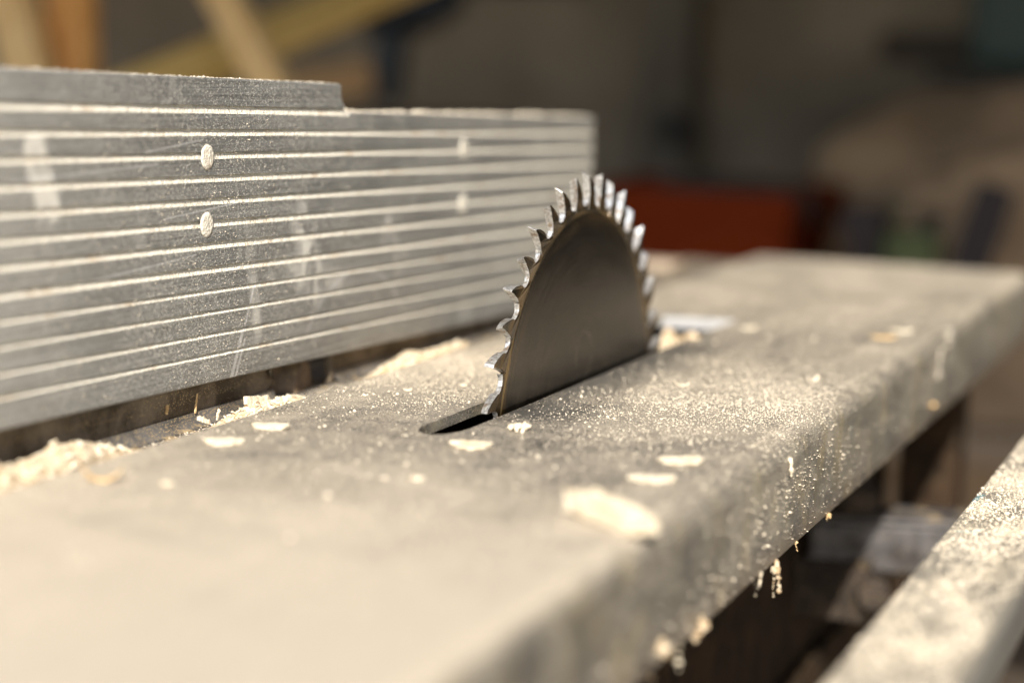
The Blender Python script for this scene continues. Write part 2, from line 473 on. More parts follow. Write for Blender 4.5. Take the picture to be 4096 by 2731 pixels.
TT = .0046
def build_table():
    V, F = [], []
    y0, y1 = .10, 1.557
    xl, xb = -.3990, -.1975          # left edge, start of the bend
    # flat plate with the slot: triangulate with bmesh edges
    import bmesh
    bm = bmesh.new()
    outer = [(xl, y0), (xb, y0)] + [(xb, y0 + (y1 - y0) * i / 60) for i in range(1, 60)] + [(xb, y1), (xl, y1)]
    hole = slot_outline()
    ev = [bm.verts.new((x, y, 0)) for x, y in outer]
    hv = [bm.verts.new((x, y, 0)) for x, y in hole]
    es = []
    for L in (ev, hv):
        for i in range(len(L)):
            es.append(bm.edges.new((L[i], L[(i + 1) % len(L)])))
    bmesh.ops.triangle_fill(bm, edges=es, use_beauty=True, use_dissolve=False, normal=(0, 0, 1))
    bm.verts.index_update()
    top_f = [tuple(v.index for v in f.verts) for f in bm.faces]
    top_v = [tuple(v.co) for v in bm.verts]
    n = len(top_v)
    V = list(top_v) + [(x, y, -TT) for x, y, z in top_v]
    for f in top_f:
        a, b, c = (Vector(top_v[i]) for i in f)
        if (b - a).cross(c - a).z < 0: f = f[::-1]
        F.append(f); F.append(tuple(i + n for i in f[::-1]))
    nh = len(outer)
    for i in range(len(hole)):
        a, b = nh + i, nh + (i + 1) % len(hole)
        F.append((a, b, b + n, a + n))
    def wall(i, j): F.append((j, i, i + n, j + n))
    wall(0, 1); wall(nh - 2, nh - 1)
    # left edge: small rounded lip turned down 14 mm
    R = .0022
    def sweep(prof, ys, jit=0.):
        base = len(V)
        m_ = len(prof)
        for y in ys:
            for (x, z) in prof:
                d = jit * noise.noise((x * 60, y * 22, z * 60)) if jit else 0
                V.append((x + d, y, z + d * .4))
        for j in range(len(ys) - 1):
            for i in range(m_ - 1):
                a = base + j * m_ + i
                F.append((a, a + 1, a + m_ + 1, a + m_))
        F.append(tuple(base + i for i in range(m_))[::-1])
        F.append(tuple(base + (len(ys) - 1) * m_ + i for i in range(m_)))
    ys = [y0 + (y1 - y0) * i / 60 for i in range(61)]
    arc = lambda cx, cz, r, a0, a1, k: [(cx + r * math.cos(rad(a0 + (a1 - a0) * i / k)), cz + r * math.sin(rad(a0 + (a1 - a0) * i / k))) for i in range(k + 1)]
    left = [(xl, 0)] + arc(xl, -R, R, 90, 180, 5)[1:] + [(xl - R, -.016), (xl - R + TT, -.016), (xl - R + TT, -TT), (xl, -TT)]
    sweep(left[::-1], ys)
    # right: bend of radius 25 mm to a vertical apron, x = -.187
    Rb = .0105
    cx = -.187 - Rb
    o_ = arc(cx, -Rb, Rb, 90, 0, 14)
    i_ = arc(cx, -Rb, Rb - TT, 0, 90, 10)
    apron = o_ + [(-.187, -.025), (-.187, -.036), (-.1872, -.0482), (-.1878, -.0490), (-.1908, -.0490), (-.187 - TT, -.0480)] + i_
    V_before = len(V)
    sweep(apron[::-1] if False else apron, ys, .0006)
    # keep the seam with the flat plate tight
    m_ = len(apron)
    for j in range(len(ys)):
        k = V_before + j * m_
        V[k] = (xb, ys[j], 0); V[k + m_ - 1] = (xb, ys[j], -TT)
    # torn nick on the apron corner, far right
    for k in range(V_before, len(V)):
        x, y, z = V[k]
        d = math.hypot((y - 1.165) / .035, (z + .012) / .014)
        if d < 1 and x > -.205:
            V[k] = (x - .003 * (1 - d), y, z - .002 * (1 - d))
    o = mesh("table_top", V, F, M_table, saw, smooth=True)
    try:
        o.data.set_sharp_from_angle(angle=rad(38))
    except Exception:
        pass
    import bmesh as _b
    bb = _b.new(); bb.from_mesh(o.data)
    _b.ops.recalc_face_normals(bb, faces=bb.faces); bb.to_mesh(o.data); bb.free()
    return o
build_table()

M_bare = plain("bare_milled_steel", (.42, .41, .40), .55, .3, .35, 160)
mesh("slot_end_plate", *bar((-.3535, 1.1432, -.0042), (-.3065, 1.1500, -.0042), .003, .0070), M_bare, saw, bevel=.0006)
# --- blade
def build_blade():
    prof = []                                   # (r, half thickness)
    hw = .00115
    n = 172
    rs = [(.008, hw), (.104, hw), (.1058, hw), (.1064, hw * 1.0), (.1080, hw * .72), (.1096, hw * .62)]
    V, F = [], []
    for side in (1, -1):
        for r, h in rs:
            for i in range(n):
                t = 2 * math.pi * i / n
                V.append((BX + side * h, BC[0] + r * math.cos(t), BC[1] + r * math.sin(t)))
    m_ = len(rs)
    for s_ in range(2):
        for k in range(m_ - 1):
            for i in range(n):
                j = (i + 1) % n
                a = (s_ * m_ + k) * n
                q = (a + i, a + j, a + n + j, a + n + i)
                F.append(q if s_ == 1 else q[::-1])
    for k in (m_ - 1, 0):
        for i in range(n):
            j = (i + 1) % n
            a, b = k * n, (m_ + k) * n
            q = (a + i, b + i, b + j, a + j)
            F.append(q if k == 0 else q[::-1])
    o = mesh("saw_blade", V, F, M_blade, saw, smooth=True)
    o.data.set_sharp_from_angle(angle=rad(30))
    # teeth: profile in (degrees behind the tip, radius mm)
    NT_ = 43
    pf = [(0, 125.5), (-.7, 124.9), (-2.3, 121.2), (-3.9, 117.0), (-4.7, 114.6), (-4.95, 112.6), (-5.7, 110.9), (-6.9, 109.9), (-8.1, 109.8), (-8.9, 111.0), (-9.28, 112.4),
          (-9.28, 106.6), (-.93, 106.6), (-.93, 112.4), (-.86, 115.5), (-.5, 120.5)]
    rnd = random.Random(5)
    for k in range(NT_):
        odd = k % 2
        a0 = 166.3 - 8.372 * k + (.0 if not odd else -.5) + rnd.uniform(-.35, .35)
        tilt = .0005 if not odd else -.0005
        Vt, Ft = [], []
        for side in (1, -1):
            for (da, r) in pf:
                h = .00100 + min(1, max(0, r - 109) / 7) * .00085
                rr = r
                # alternate top bevel
                if r > 119: rr = r - (2.2 if (side == 1) == bool(odd) else 0) * (r - 119) / 6.5 - rnd.uniform(0, .18)
                t = rad(a0 + da + rnd.uniform(-.05, .05))
                Vt.append((BX + side * h + tilt * (r - 106.6) / 18.9, BC[0] + rr / 1000 * math.cos(t), BC[1] + rr / 1000 * math.sin(t)))
        L = len(pf)
        Ft.append(tuple(range(L))[::-1]); Ft.append(tuple(range(L, 2 * L)))
        for i in range(L):
            j = (i + 1) % L
            Ft.append((i, j, L + j, L + i))
        t_ = mesh("tooth", Vt, Ft, None, o, mats=[M_tooth, M_blade], fm=[1, 1] + [0] * L, bevel=.00012, seg=1)
    return o
blade = build_blade()

# --- guide rail, right
def build_rail():
    x0, x1, z1, z0 = -.1235, -.0810, -.034, -.0525
    def rc(cx, cz, r, a0, a1, k=7):
        return [(cx + r * math.cos(rad(a0 + (a1 - a0) * i / k)), cz + r * math.sin(rad(a0 + (a1 - a0) * i / k))) for i in range(k + 1)]
    prof = rc(x1 - .008, z1 - .008, .008, 0, 90) + rc(x0 + .0012, z1 - .0012, .0012, 90, 180, 4) + rc(x0 + .002, z0 + .002, .002, 180, 270, 3) + rc(x1 - .004, z0 + .004, .004, 270, 360, 4)
    ys = [.15 + 1.5 * i / 100 for i in range(101)]
    V, F = [], []
    L = len(prof)
    for y in ys:
        for x, z in prof:
            d = .0003 * noise.noise((x * 80, y * 30, z * 80))
            V.append((x + d, y, z + d))
    for j in range(100):
        for i in range(L):
            k = (i + 1) % L
            F.append((j * L + i, (j + 1) * L + i, (j + 1) * L + k, j * L + k))
    F.append(tuple(range(L))); F.append(tuple(range(100 * L, 101 * L))[::-1])
    o = mesh("guide_rail", V, F, M_rail, saw, smooth=True)
    o.data.set_sharp_from_angle(angle=rad(50))
build_rail()

# --- what hangs under the table
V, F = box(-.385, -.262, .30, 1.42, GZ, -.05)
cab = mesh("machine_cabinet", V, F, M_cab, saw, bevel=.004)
# reinforcing frames, a slot and a ledge on the cabinet side
V, F = join(box(-.2618, -.2548, .42, .455, -.60, -.06), box(-.2618, -.2548, .78, .812, -.60, -.06), box(-.2618, -.2530, .30, 1.40, -.232, -.205))
mesh("stiffener", V, F, M_cab, saw, bevel=.002)
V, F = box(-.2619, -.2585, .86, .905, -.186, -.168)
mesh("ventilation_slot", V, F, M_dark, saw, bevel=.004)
# mounting arm towards the rail, with its post, bolt and nut
V, F = join(bar((-.262, 1.165, -.132), (-.110, 1.215, -.132), .036, .029), bar((-.262, 1.165, -.1146), (-.110, 1.215, -.1155), .040, .004))
arm = mesh("mounting_arm", V, F, M_arm, saw, bevel=.009, seg=4)
V, F = join(lathe((-.236, 1.165, -.109), (0, 0, 1), [(.016, 0), (.016, .012), (.011, .016), (.011, .105)], 20), box(-.262, -.22, 1.14, 1.19, -.172, -.139))
mesh("support_post", V, F, M_dark, saw)
V, F = lathe((-.221, 1.158, -.158), (.25, -.9, .1), [(.013, 0), (.013, .012), (.0095, .0135), (.0095, .022), (.008, .023)], 6)
nut = mesh("hex_nut", V, F, M_dark, saw, bevel=.0012)
V, F = join(bar((-.262, 1.05, -.238), (-.15, 1.09, -.238), .03, .022), lathe((-.214, 1.03, -.215), (.2, -.9, .2), [(.013, 0), (.013, .012), (.008, .014), (.008, .024)], 6))
mesh("lower_bracket", V, F, M_arm, saw, bevel=.002)
V, F = join(*[box(x, x + .04, y, y + .04, GZ, -.05) for x, y in ((-.24, 1.30), (-.24, .20))])
mesh("leg", box(-.245, -.205, 1.36, 1.40, GZ, -.05)[0], box(0, 1, 0, 1, 0, 1)[1], M_cab, saw, bevel=.003)
mesh("leg", box(-.245, -.205, .14, .18, GZ, -.05)[0], box(0, 1, 0, 1, 0, 1)[1], M_cab, saw, bevel=.003)
mesh("leg", box(-.12, -.09, .155, .185, GZ, -.053)[0], box(0, 1, 0, 1, 0, 1)[1], M_cab, saw, bevel=.003)
mesh("leg", box(-.12, -.09, 1.60, 1.63, GZ, -.053)[0], box(0, 1, 0, 1, 0, 1)[1], M_cab, saw, bevel=.003)
# left-hand strip of the table under the fence; a dark slit parts it from the top
V, F = join(box(-.475, -.4105, .10, 1.60, -.0155, -.0105))
mesh("side_strip", V, F, M_gapsteel, saw, bevel=.001)
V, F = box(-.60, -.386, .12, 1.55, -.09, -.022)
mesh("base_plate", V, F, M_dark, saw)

# ------------------------------------------------------------------ rip fence
FX = -.43
def zb(y): return .0116 - .0228 * (y - .59)
fence = thing("rip_fence", (FX - .01, .75, -.0105), "grooved aluminium rip fence with a notched top edge, standing left of the blade", "rip fence")
GR = [.1168, .1071, .0974, .0877, .0781, .0686, .0592, .0489, .0396, .0305, .0208, .0120]
FH, FLOW = .1301, .1168
def build_fence():
    thick = .022
    def profile(top):
        p = [(-thick, 0, 0), (-.0006, 0, 0), (0, .0006, 0)]
        for i, c in enumerate(GR[::-1]):
            i = 11 - i
            wd = .0029 if i < 8 else .0020
            if i == 0: wd = .0034
            dp = .0017
            q = .02 if i < 9 else -.14          # how far up the dust bank reaches
            if c + wd / 2 > top - .0004: break
            p.append((0, c - wd / 2, 0))
            p.append((-.0002, c - wd / 2 + .0002, 1))
            p.append((-dp * .55, c + wd * (q + .1), 1))
            p.append((-dp, c + wd * (q + .42), 1))
            p.append((-dp, c + wd / 2, 0))
            p.append((0, c + wd / 2, 0))
        if top > FLOW + .001:
            for q in range(8):
                z_ = GR[0] + .0022 + (top - .0012 - GR[0] - .0022) * q / 7
                p.append((0, z_, 0))
        p += [(0, top - .0008, 0), (-.0008, top, 0), (-thick, top, 0)]
        return p
    V, F, FM = [], [], []
    def sweep(prof, ys, notch=False):
        b = len(V); L = len(prof)
        for j, y in enumerate(ys):
            for i, (x, z, d) in enumerate(prof):
                yy = y
                if notch and z > FLOW - .0006:
                    u = min(1, max(0, (FH - z) / (FH - FLOW)))
                    yy = min(y, .8630 + .0012 * u + .0088 * max(0., (u - .35) / .65) ** 2.6)
                if d:
                    g = 1.1 * noise.noise((y * 26, z * 900, 2.3)) + noise.noise((y * 190, z * 900, .3)) + .6 * noise.noise((y * 520, z * 900, 7.3))
                    x_ = x + .00020 * g * (1 if x > -.0009 else .5); z_ = z + .00024 * g
                    x_ = min(x_, .0002)
                else:
                    x_, z_ = x, z
                V.append((FX + x_, yy, zb(yy) + z_))
        for j in range(len(ys) - 1):
            for i in range(L):
                k = (i + 1) % L
                F.append((b + j * L + i, b + j * L + k, b + (j + 1) * L + k, b + (j + 1) * L + i))
                FM.append(1 if prof[i][2] and prof[k][2] or (prof[i][2] == 0 and prof[k][2] == 1) else 0)
        F.append(tuple(b + i for i in range(L))[::-1]); FM.append(0)
        F.append(tuple(b + (len(ys) - 1) * L + i for i in range(L))); FM.append(0)
    n1 = 330
    sweep(profile(FH), [.30 + (.8727 - .30) * j / n1 for j in range(n1 + 1)], True)
    n2 = 150
    sweep(profile(FLOW + .0001), [.8727 + (1.2303 - .8727) * j / n2 for j in range(n2 + 1)])
    o = mesh("fence_plate", V, F, None, fence, mats=[M_alu, M_groove], fm=FM)
    import bmesh
    bb = bmesh.new(); bb.from_mesh(o.data); bmesh.ops.recalc_face_normals(bb, faces=bb.faces); bb.to_mesh(o.data); bb.free()
    return o
plate = build_fence()

# four countersunk screw holes packed with dust
RND = random.Random(11)
k_ = .43 / .36
for (y, zc) in ((.6182 * k_, -.03767 * k_ + .15), (.6181 * k_, -.06151 * k_ + .15), (.8497 * k_, -.04172 * k_ + .15), (.8502 * k_, -.06705 * k_ + .15)):
    V, F = [], []
    n = 28
    rr = .0052
    rings = [(1.0, .00005), (.97, .00035), (.80, .00055), (.5, .00045), (.2, .0005)]
    for r, h in rings:
        for i in range(n):
            t = 2 * math.pi * i / n
            jr = 1 + .075 * noise.noise((math.cos(t) * 2, math.sin(t) * 2, y * 90 + zc * 50))
            V.append((FX + h + .00012 * RND.uniform(-1, 1), y + rr * r * jr * math.cos(t), zc + rr * r * jr * 1.02 * math.sin(t)))
    for k in range(len(rings) - 1):
        for i in range(n):
            j = (i + 1) % n
            F.append((k * n + i, k * n + j, (k + 1) * n + j, (k + 1) * n + i))
    F.append(tuple(range((len(rings) - 1) * n, len(rings) * n)))
    mesh("screw_hole", V, F, M_groove, plate, smooth=True)

# angle iron under the fence, torn open in the middle
def angle_iron(y0, y1, rag0, rag1, seed):
    V, F = [], []
    n = max(8, int((y1 - y0) / .004))
    rows = 6
    for i in range(n + 1):
        u = i / n
        for r in range(rows + 1):
            v = r / rows
            y = y0 + (y1 - y0) * u
            if i == n and rag1: y += rag1 * noise.noise((v * 5, seed, 0)) * 1.6 - rag1 * v * .8
            if i == 0 and rag0: y += rag0 * noise.noise((v * 5, seed, 4))
            zt = zb(y) + .0005
            V.append((FX - .006 - .0012 * (1 - v) + .0003 * noise.noise((y * 90, v * 3, seed)), y, -.0102 + (zt + .0102) * v))
    for i in range(n):
        for r in range(rows):
            a = i * (rows + 1) + r
            F.append((a, a + rows + 1, a + rows + 2, a + 1))
    o = mesh("support_angle", V, F, M_angle, fence, smooth=True)
    s_ = o.modifiers.new("solid", 'SOLIDIFY'); s_.thickness = .003; s_.offset = -1
    # foot fillet on the strip
    return o
angle_iron(.30, .812, 0, .008, 1.0)
angle_iron(.872, 1.215, .002, 0, 2.0)
V, F = [], []
for i in range(121):
    y = .30 + .915 * i / 120
    for r in range(6):
        t = rad(90 * r / 5)
        V.append((FX - .006 + .006 * (1 - math.cos(t)) , y, -.0102 + .0055 * (1 - math.sin(t))))
for i in range(120):
    for r in range(5):
        a = i * 6 + r
        y = V[a][1]
        if .806 < y < .868: continue
        F.append((a, a + 6, a + 7, a + 1))
mesh("foot_fillet", V, F, M_gapsteel, fence, smooth=True)
# pieces seen in the torn opening
V, F = lathe((FX - .034, .842, -.008), (1, .15, 0), [(.016, 0), (.020, .004), (.020, .014), (.012, .018), (.012, .026)], 24)
mesh("clamp_knob", V, F, mat_dirtymetal("dusty_brown_knob", (.17, .115, .075), (.30, .21, .13), .5, .6, 0.), fence, smooth=False, bevel=.001)
V, F = join(box(FX - .0085, FX - .0045, .8665, .8700, -.0102, zb(.87) - .0002))
mesh("rib", V, F, M_angle, fence, bevel=.0008)

# ------------------------------------------------------------------ sawdust piles in the gap
def pile(name, label, y0, y1, xa, xb_, hmax, seed, grp, nx=34, ny=90, lump=1.0, ridge=.5):
    rnd = random.Random(seed)
    cx, cy = (xa + xb_) / 2, (y0 + y1) / 2
    z0 = -.0106
    V, F = [], []
    for j in range(ny + 1):
        for i in range(nx + 1):
            u, v = i / nx, j / ny
            x = xa + (xb_ - xa) * u; y = y0 + (y1 - y0) * v
            e = min(1, 4 * u * (1 - u) * 1.15) ** .6 * min(1, 4 * v * (1 - v) * 1.6) ** .7
            h = hmax * e * (.72 + .5 * noise.noise((y * 28, x * 50, seed)) + .22 * lump * noise.noise((y * 110, x * 130, seed)) + .15 * lump * noise.noise((y * 300, x * 320, seed)))
            x += .0022 * noise.noise((y * 70, x * 70, seed + 9)) * lump
            V.append((x, y, z0 + max(-.0002, h)))
    for j in range(ny):
        for i in range(nx):
            a = j * (nx + 1) + i
            F.append((a, a + 1, a + nx + 2, a + nx + 1))
    root = tag(mesh(name, V, F, M_saw, smooth=True, off=(cx, cy, z0)), label, "sawdust pile", grp)
    # loose shavings and crumbs lying in it
    SV, SF = [], []
    for _ in range(int(900 * (y1 - y0) / .2) + 160):
        u, v = rnd.uniform(.05, .98), rnd.uniform(.03, .97)
        k = (int(v * ny)) * (nx + 1) + int(u * nx)
        x, y, z = V[k]
        if z < z0 + .0004: continue
        s_ = rnd.choice((.0003, .0003, .0004, .0005, .0005, .0007, .0009, .0015))
        a = rnd.uniform(0, 6.3); t = rnd.uniform(-.7, .7)
        dx = Vector((math.cos(a), math.sin(a), t)).normalized() * s_
        dy = Vector((-math.sin(a), math.cos(a), rnd.uniform(-.6, .6))).normalized() * s_ * rnd.uniform(.3, .7)
        dz = Vector((0, 0, s_ * .35))
        c = Vector((x, y, z + s_ * .2))
        b = len(SV)
        for q in (c - dx - dy, c + dx - dy * .6, c + dx * .8 + dy, c - dx * .7 + dy * 1.1):
            SV.append(tuple(q)); 
        for q in (c - dx - dy, c + dx - dy * .6, c + dx * .8 + dy, c - dx * .7 + dy * 1.1):
            SV.append(tuple(q + dz))
        SF += [(b + 4, b + 5, b + 6, b + 7), (b, b + 1, b + 5, b + 4), (b + 1, b + 2, b + 6, b + 5), (b + 2, b + 3, b + 7, b + 6), (b + 3, b, b + 4, b + 7)]
    sh = mesh("shaving", SV, SF, M_flake, root)
    sh["kind"] = "stuff"
    return root
GP = "sawdust piles in the gap below the fence"
pile("sawdust_pile", "long bright heap of sawdust under the near left end of the fence", .40, .676, -.4310, -.4150, .0170, 3.3, GP, ridge=.3)
pile("sawdust_pile", "crumbly sawdust pile with a splintered chip beside the torn opening under the fence", .728, .820, -.4265, -.4085, .0078, 8.1, GP)
pile("sawdust_pile", "low tan sawdust drift under the fence, just left of the blade", .888, 1.00, -.4285, -.4050, .0115, 5.7, GP)

# ------------------------------------------------------------------ chips and flakes
def flake(name, label, x, y, L, W, ang, curl, seed, mat, z=0.0, th=.0006, cat="wood flake", grp=None, lift=0.0, rag=.24):
    rnd = random.Random(seed)
    nu, nv = 12, 5
    V, F = [], []
    ca_, sa_ = math.cos(ang), math.sin(ang)
    zmin = 1e9
    pts = []
    for s_ in (0, 1):
        for i in range(nu + 1):
            u = i / nu * 2 - 1
            wv = W * .5 * (max(0.0, 1 - abs(u) ** 2.6)) ** .5 * (1 + rag * noise.noise((u * 3.3, seed, 0)) * 2) + W * .06
            for j in range(nv + 1):
                v = j / nv * 2 - 1
                px = u * L * .5 + rag * L * .12 * noise.noise((v * 2, u * 2, seed))
                py = v * wv
                pz = curl * (u * u - .3) * L * .5 + .15 * L * rag * noise.noise((u * 2.5, v * 2.5, seed + 3)) + (lift * L * .5 * u) + (th if s_ else 0)
                pts.append((x + px * ca_ - py * sa_, y + px * sa_ + py * ca_, pz))
                zmin = min(zmin, pz)
    V = [(a, b, c - zmin + z) for a, b, c in pts]
    n = (nu + 1) * (nv + 1)
    for s_ in (0, 1):
        for i in range(nu):
            for j in range(nv):
                a = s_ * n + i * (nv + 1) + j
                q = (a, a + nv + 1, a + nv + 2, a + 1)
                F.append(q if s_ else q[::-1])
    for i in range(nu):
        for j in (0, nv):
            a = i * (nv + 1) + j
            q = (a, a + nv + 1, n + a + nv + 1, n + a)
            F.append(q if j == 0 else q[::-1])
    for j in range(nv):
        for i in (0, nu):
            a = i * (nv + 1) + j
            q = (a, a + 1, n + a + 1, n + a)
            F.append(q[::-1] if i == 0 else q)
    o = mesh(name, V, F, mat, smooth=False, off=(x, y, z))
    return tag(o, label, cat, grp)

GF = "wood flakes lying on the saw table"
FR = math.atan2(.369, .929)        # across the line of sight
flake("wood_flake", "pale oval flake near the table's left edge, the farther of a pair", -.3783, .7017, .0150, .0100, FR, .06, 1, M_flake, th=.0009, grp=GF)
flake("wood_flake", "pale oval flake near the table's left edge, the nearer of a pair", -.3785, .6647, .0150, .0100, FR + .1, .06, 2, M_flake, th=.0009, grp=GF)
flake("wood_flake", "whitish curved flake in front of the near end of the slot", -.2933, .7065, .0162, .0100, FR - .1, .06, 3, M_flake, th=.0009, grp=GF)
flake("wood_flake", "cream oval flake beyond the big wood chip, the farther of two", -.2116, .7178, .0170, .0100, FR + .05, .06, 4, M_flake, th=.0009, grp=GF)
flake("wood_flake", "cream oval flake beyond the big wood chip, the nearer of two", -.2112, .6811, .0175, .0100, FR + .1, .06, 5, M_flake, th=.0009, grp=GF)
flake("wood_flake", "small round pale flake on the bare middle of the table front", -.2864, .6418, .0052, .0050, .4, .05, 6, M_flake, grp=GF)
flake("wood_flake", "tiny faint flake in the blurred left foreground of the table", -.3587, .5908, .0042, .0036, .2, .05, 7, M_flake, grp=GF)
flake("wood_flake", "thin blond flake on the far table, right of the slot's far end", -.2904, 1.1131, .0085, .0060, FR, .1, 8, M_flake, grp=GF)
flake("wood_flake", "blond flake near the far apron edge, the farther of two side by side", -.2099, 1.1519, .0150, .0085, FR, .1, 9, M_flake, grp=GF)
flake("wood_flake", "pinkish flake near the far apron edge, the nearer of two side by side", -.2133, 1.1176, .0140, .0075, FR, .08, 10, M_flake2, grp=GF)
flake("wood_flake", "small white flake catching the sun on the right of the sharp dust band", -.2121, .9434, .0040, .0030, .9, .6, 12, M_flake, grp=GF, lift=.5)
flake("wood_flake", "tiny white flake between the fence and the blade, the nearer one", -.369, .8136, .0040, .0024, FR + .2, .2, 13, M_flake, grp=GF)
flake("wood_flake", "tiny white flake between the fence and the blade, the farther one", -.3525, .8393, .0030, .0022, FR - .2, .2, 14, M_flake, grp=GF)

# curled shaving right of the blade
def curl_shaving(name, label, x, y, z, L, R, W, ang, seed, mat, turns=.6, grp=None, cat="wood shaving"):
    rnd = random.Random(seed)
    n = 26
    V, F = [], []
    ca_, sa_ = math.cos(ang), math.sin(ang)
    pts = []
    for s_ in (0, 1):
        for i in range(n + 1):
            u = i / n
            t = turns * 2 * math.pi * (u - .5)
            r = R * (1 + .25 * math.sin(seed + u * 9))
            px = (u - .5) * L + r * .6 * math.sin(t); pz = r * (1 - math.cos(t)) + (.00035 if s_ else 0)
            wv = W * (.6 + .4 * math.sin(math.pi * u)) * (1 + .3 * noise.noise((u * 6, seed, 1)))
            for v in (-1, -.33, .33, 1):
                pts.append((x + px * ca_ - v * wv / 2 * sa_, y + px * sa_ + v * wv / 2 * ca_, pz + .15 * W * noise.noise((u * 8, v * 2, seed))))
    zm = min(p[2] for p in pts)
    V = [(a, b, c - zm + z) for a, b, c in pts]
    m_ = 4; N = (n + 1) * m_
    for s_ in (0, 1):
        for i in range(n):
            for j in range(3):
                a = s_ * N + i * m_ + j
                q = (a, a + m_, a + m_ + 1, a + 1)
                F.append(q if s_ else q[::-1])
    for i in range(n):
        for j in (0, 3):
            a = i * m_ + j
            F.append((a, a + m_, N + a + m_, N + a))
    o = mesh(name, V, F, mat, smooth=False, off=(x, y, z))
    return tag(o, label, cat, grp)
curl_shaving("wood_shaving", "crisp white curled shaving lying on the dust right of the blade", -.2638, .8931, 0, .0075, .0010, .0026, FR + .1, 2, M_flake, .9)
curl_shaving("wood_shaving", "orange-tan curled shaving blurred in the left foreground", -.3808, .584, 0, .0105, .0036, .0045, FR + .1, 4, M_flake2, .62)

def mat_chip():
    n = NT("split_pine")
    q = n.vmath('SUBTRACT', n.pos(), (-.2190, .6285, 0))
    u = n.vmath('DOT_PRODUCT', q, (.818, -.574, 0)); v = n.vmath('DOT_PRODUCT', q, (.574, .818, 0))
    g = n.noise(n.comb(n.mul(u, 60), n.mul(v, 900), n.mul(n.sep(n.pos())[2], 700)), 1., 4, .6, .4)
    c = n.ramp(g, [(.3, (.46, .35, .21)), (.5, (.68, .57, .41)), (.72, (.82, .74, .60))])
    n.bump(g, .9, .0012)
    return n.out(c, .8, 0., .2)
M_chip = mat_chip()
# the big chip: a torn block with split grain
def big_chip():
    V, F = [], []
    a = Vector((-.2155, .6165, 0)); b = Vector((-.1890, .5995, 0))
    d = (b - a).normalized(); s_ = Vector((-d.y, d.x, 0))
    L = (b - a).length; W = .0105; H = .0070
    nu, nv, nw = 16, 9, 3
    idx = {}
    for i in range(nu + 1):
        for j in range(nv + 1):
            for k in range(nw + 1):
                if i in (0, nu) or j in (0, nv) or k in (0, nw):
                    u, v, w_ = i / nu, j / nv - .5, k / nw
                    e = .0022 * noise.noise((v * 7, w_ * 2, 5.0 if u < .5 else 9.0)) * (1 if i in (0, nu) else .4)
                    p = a + d * (u * L + e + .004 * v) + s_ * (v * W * (1 - .08 * u) + .0011 * noise.noise((u * 5, w_ * 2, v)))
                    z = H * w_ * (1 - .25 * u + .18 * noise.noise((v * 9, u * 1.4, 2.))) + .0016 * (1 - u) + (.0009 * noise.noise((v * 14, u * 3, 1.)) if k == nw else 0)
                    # on the bend of the apron the chip overhangs
                    idx[i, j, k] = len(V); V.append((p.x, p.y, max(.0001, z) if k else max(0.0001, .0016 * (1 - u))))
    def quad(q): F.append(tuple(idx[t] for t in q))
    for i in range(nu):
        for j in range(nv):
            quad([(i, j, nw), (i + 1, j, nw), (i + 1, j + 1, nw), (i, j + 1, nw)])
            quad([(i, j, 0), (i, j + 1, 0), (i + 1, j + 1, 0), (i + 1, j, 0)])
    for k in range(nw):
        for i in range(nu):
            quad([(i, 0, k), (i + 1, 0, k), (i + 1, 0, k + 1), (i, 0, k + 1)])
            quad([(i, nv, k), (i, nv, k + 1), (i + 1, nv, k + 1), (i + 1, nv, k)])
        for j in range(nv):
            quad([(0, j, k), (0, j, k + 1), (0, j + 1, k + 1), (0, j + 1, k)])
            quad([(nu, j, k), (nu, j + 1, k), (nu, j + 1, k + 1), (nu, j, k + 1)])
    o = mesh("wood_chip", V, F, M_chip, off=(-.2022, .6080, 0))
    return tag(o, "large cream wood chip near the apron in the blurred foreground", "wood chip")
big_chip()

#ICO
ICO_T = (1 + 5 ** .5) / 2
def ico():
    v = [(-1, ICO_T, 0), (1, ICO_T, 0), (-1, -ICO_T, 0), (1, -ICO_T, 0), (0, -1, ICO_T), (0, 1, ICO_T), (0, -1, -ICO_T), (0, 1, -ICO_T), (ICO_T, 0, -1), (ICO_T, 0, 1), (-ICO_T, 0, -1), (-ICO_T, 0, 1)]
    f = [(0, 11, 5), (0, 5, 1), (0, 1, 7), (0, 7, 10), (0, 10, 11), (1, 5, 9), (5, 11, 4), (11, 10, 2), (10, 7, 6), (7, 1, 8), (3, 9, 4), (3, 4, 2), (3, 2, 6), (3, 6, 8), (3, 8, 9), (4, 9, 5), (2, 4, 11), (6, 2, 10), (8, 6, 7), (9, 8, 1)]
    return [tuple(c / 1.902 for c in p) for p in v], f
IV, IF = ico()
def clump(name, label, pts, mat, cat="sawdust clump", grp=None):
    """pts: (x, y, z, r) crumbs that touch each other"""
    rnd = random.Random(len(pts) * 7 + int(abs(pts[0][1]) * 1e4))
    V, F = [], []
    for x, y, z, r in pts:
        b = len(V)
        sx, sy, sz = (rnd.uniform(.5, 1.5) for _ in range(3))
        for p in IV:
            j = rnd.uniform(.5, 1.4)
            V.append((x + p[0] * r * sx * j, y + p[1] * r * sy * j, z + p[2] * r * sz * j))
        F += [tuple(i + b for i in q) for q in IF]
    o = mesh(name, V, F, mat, off=pts[0][:3])
    return tag(o, label, cat, grp)
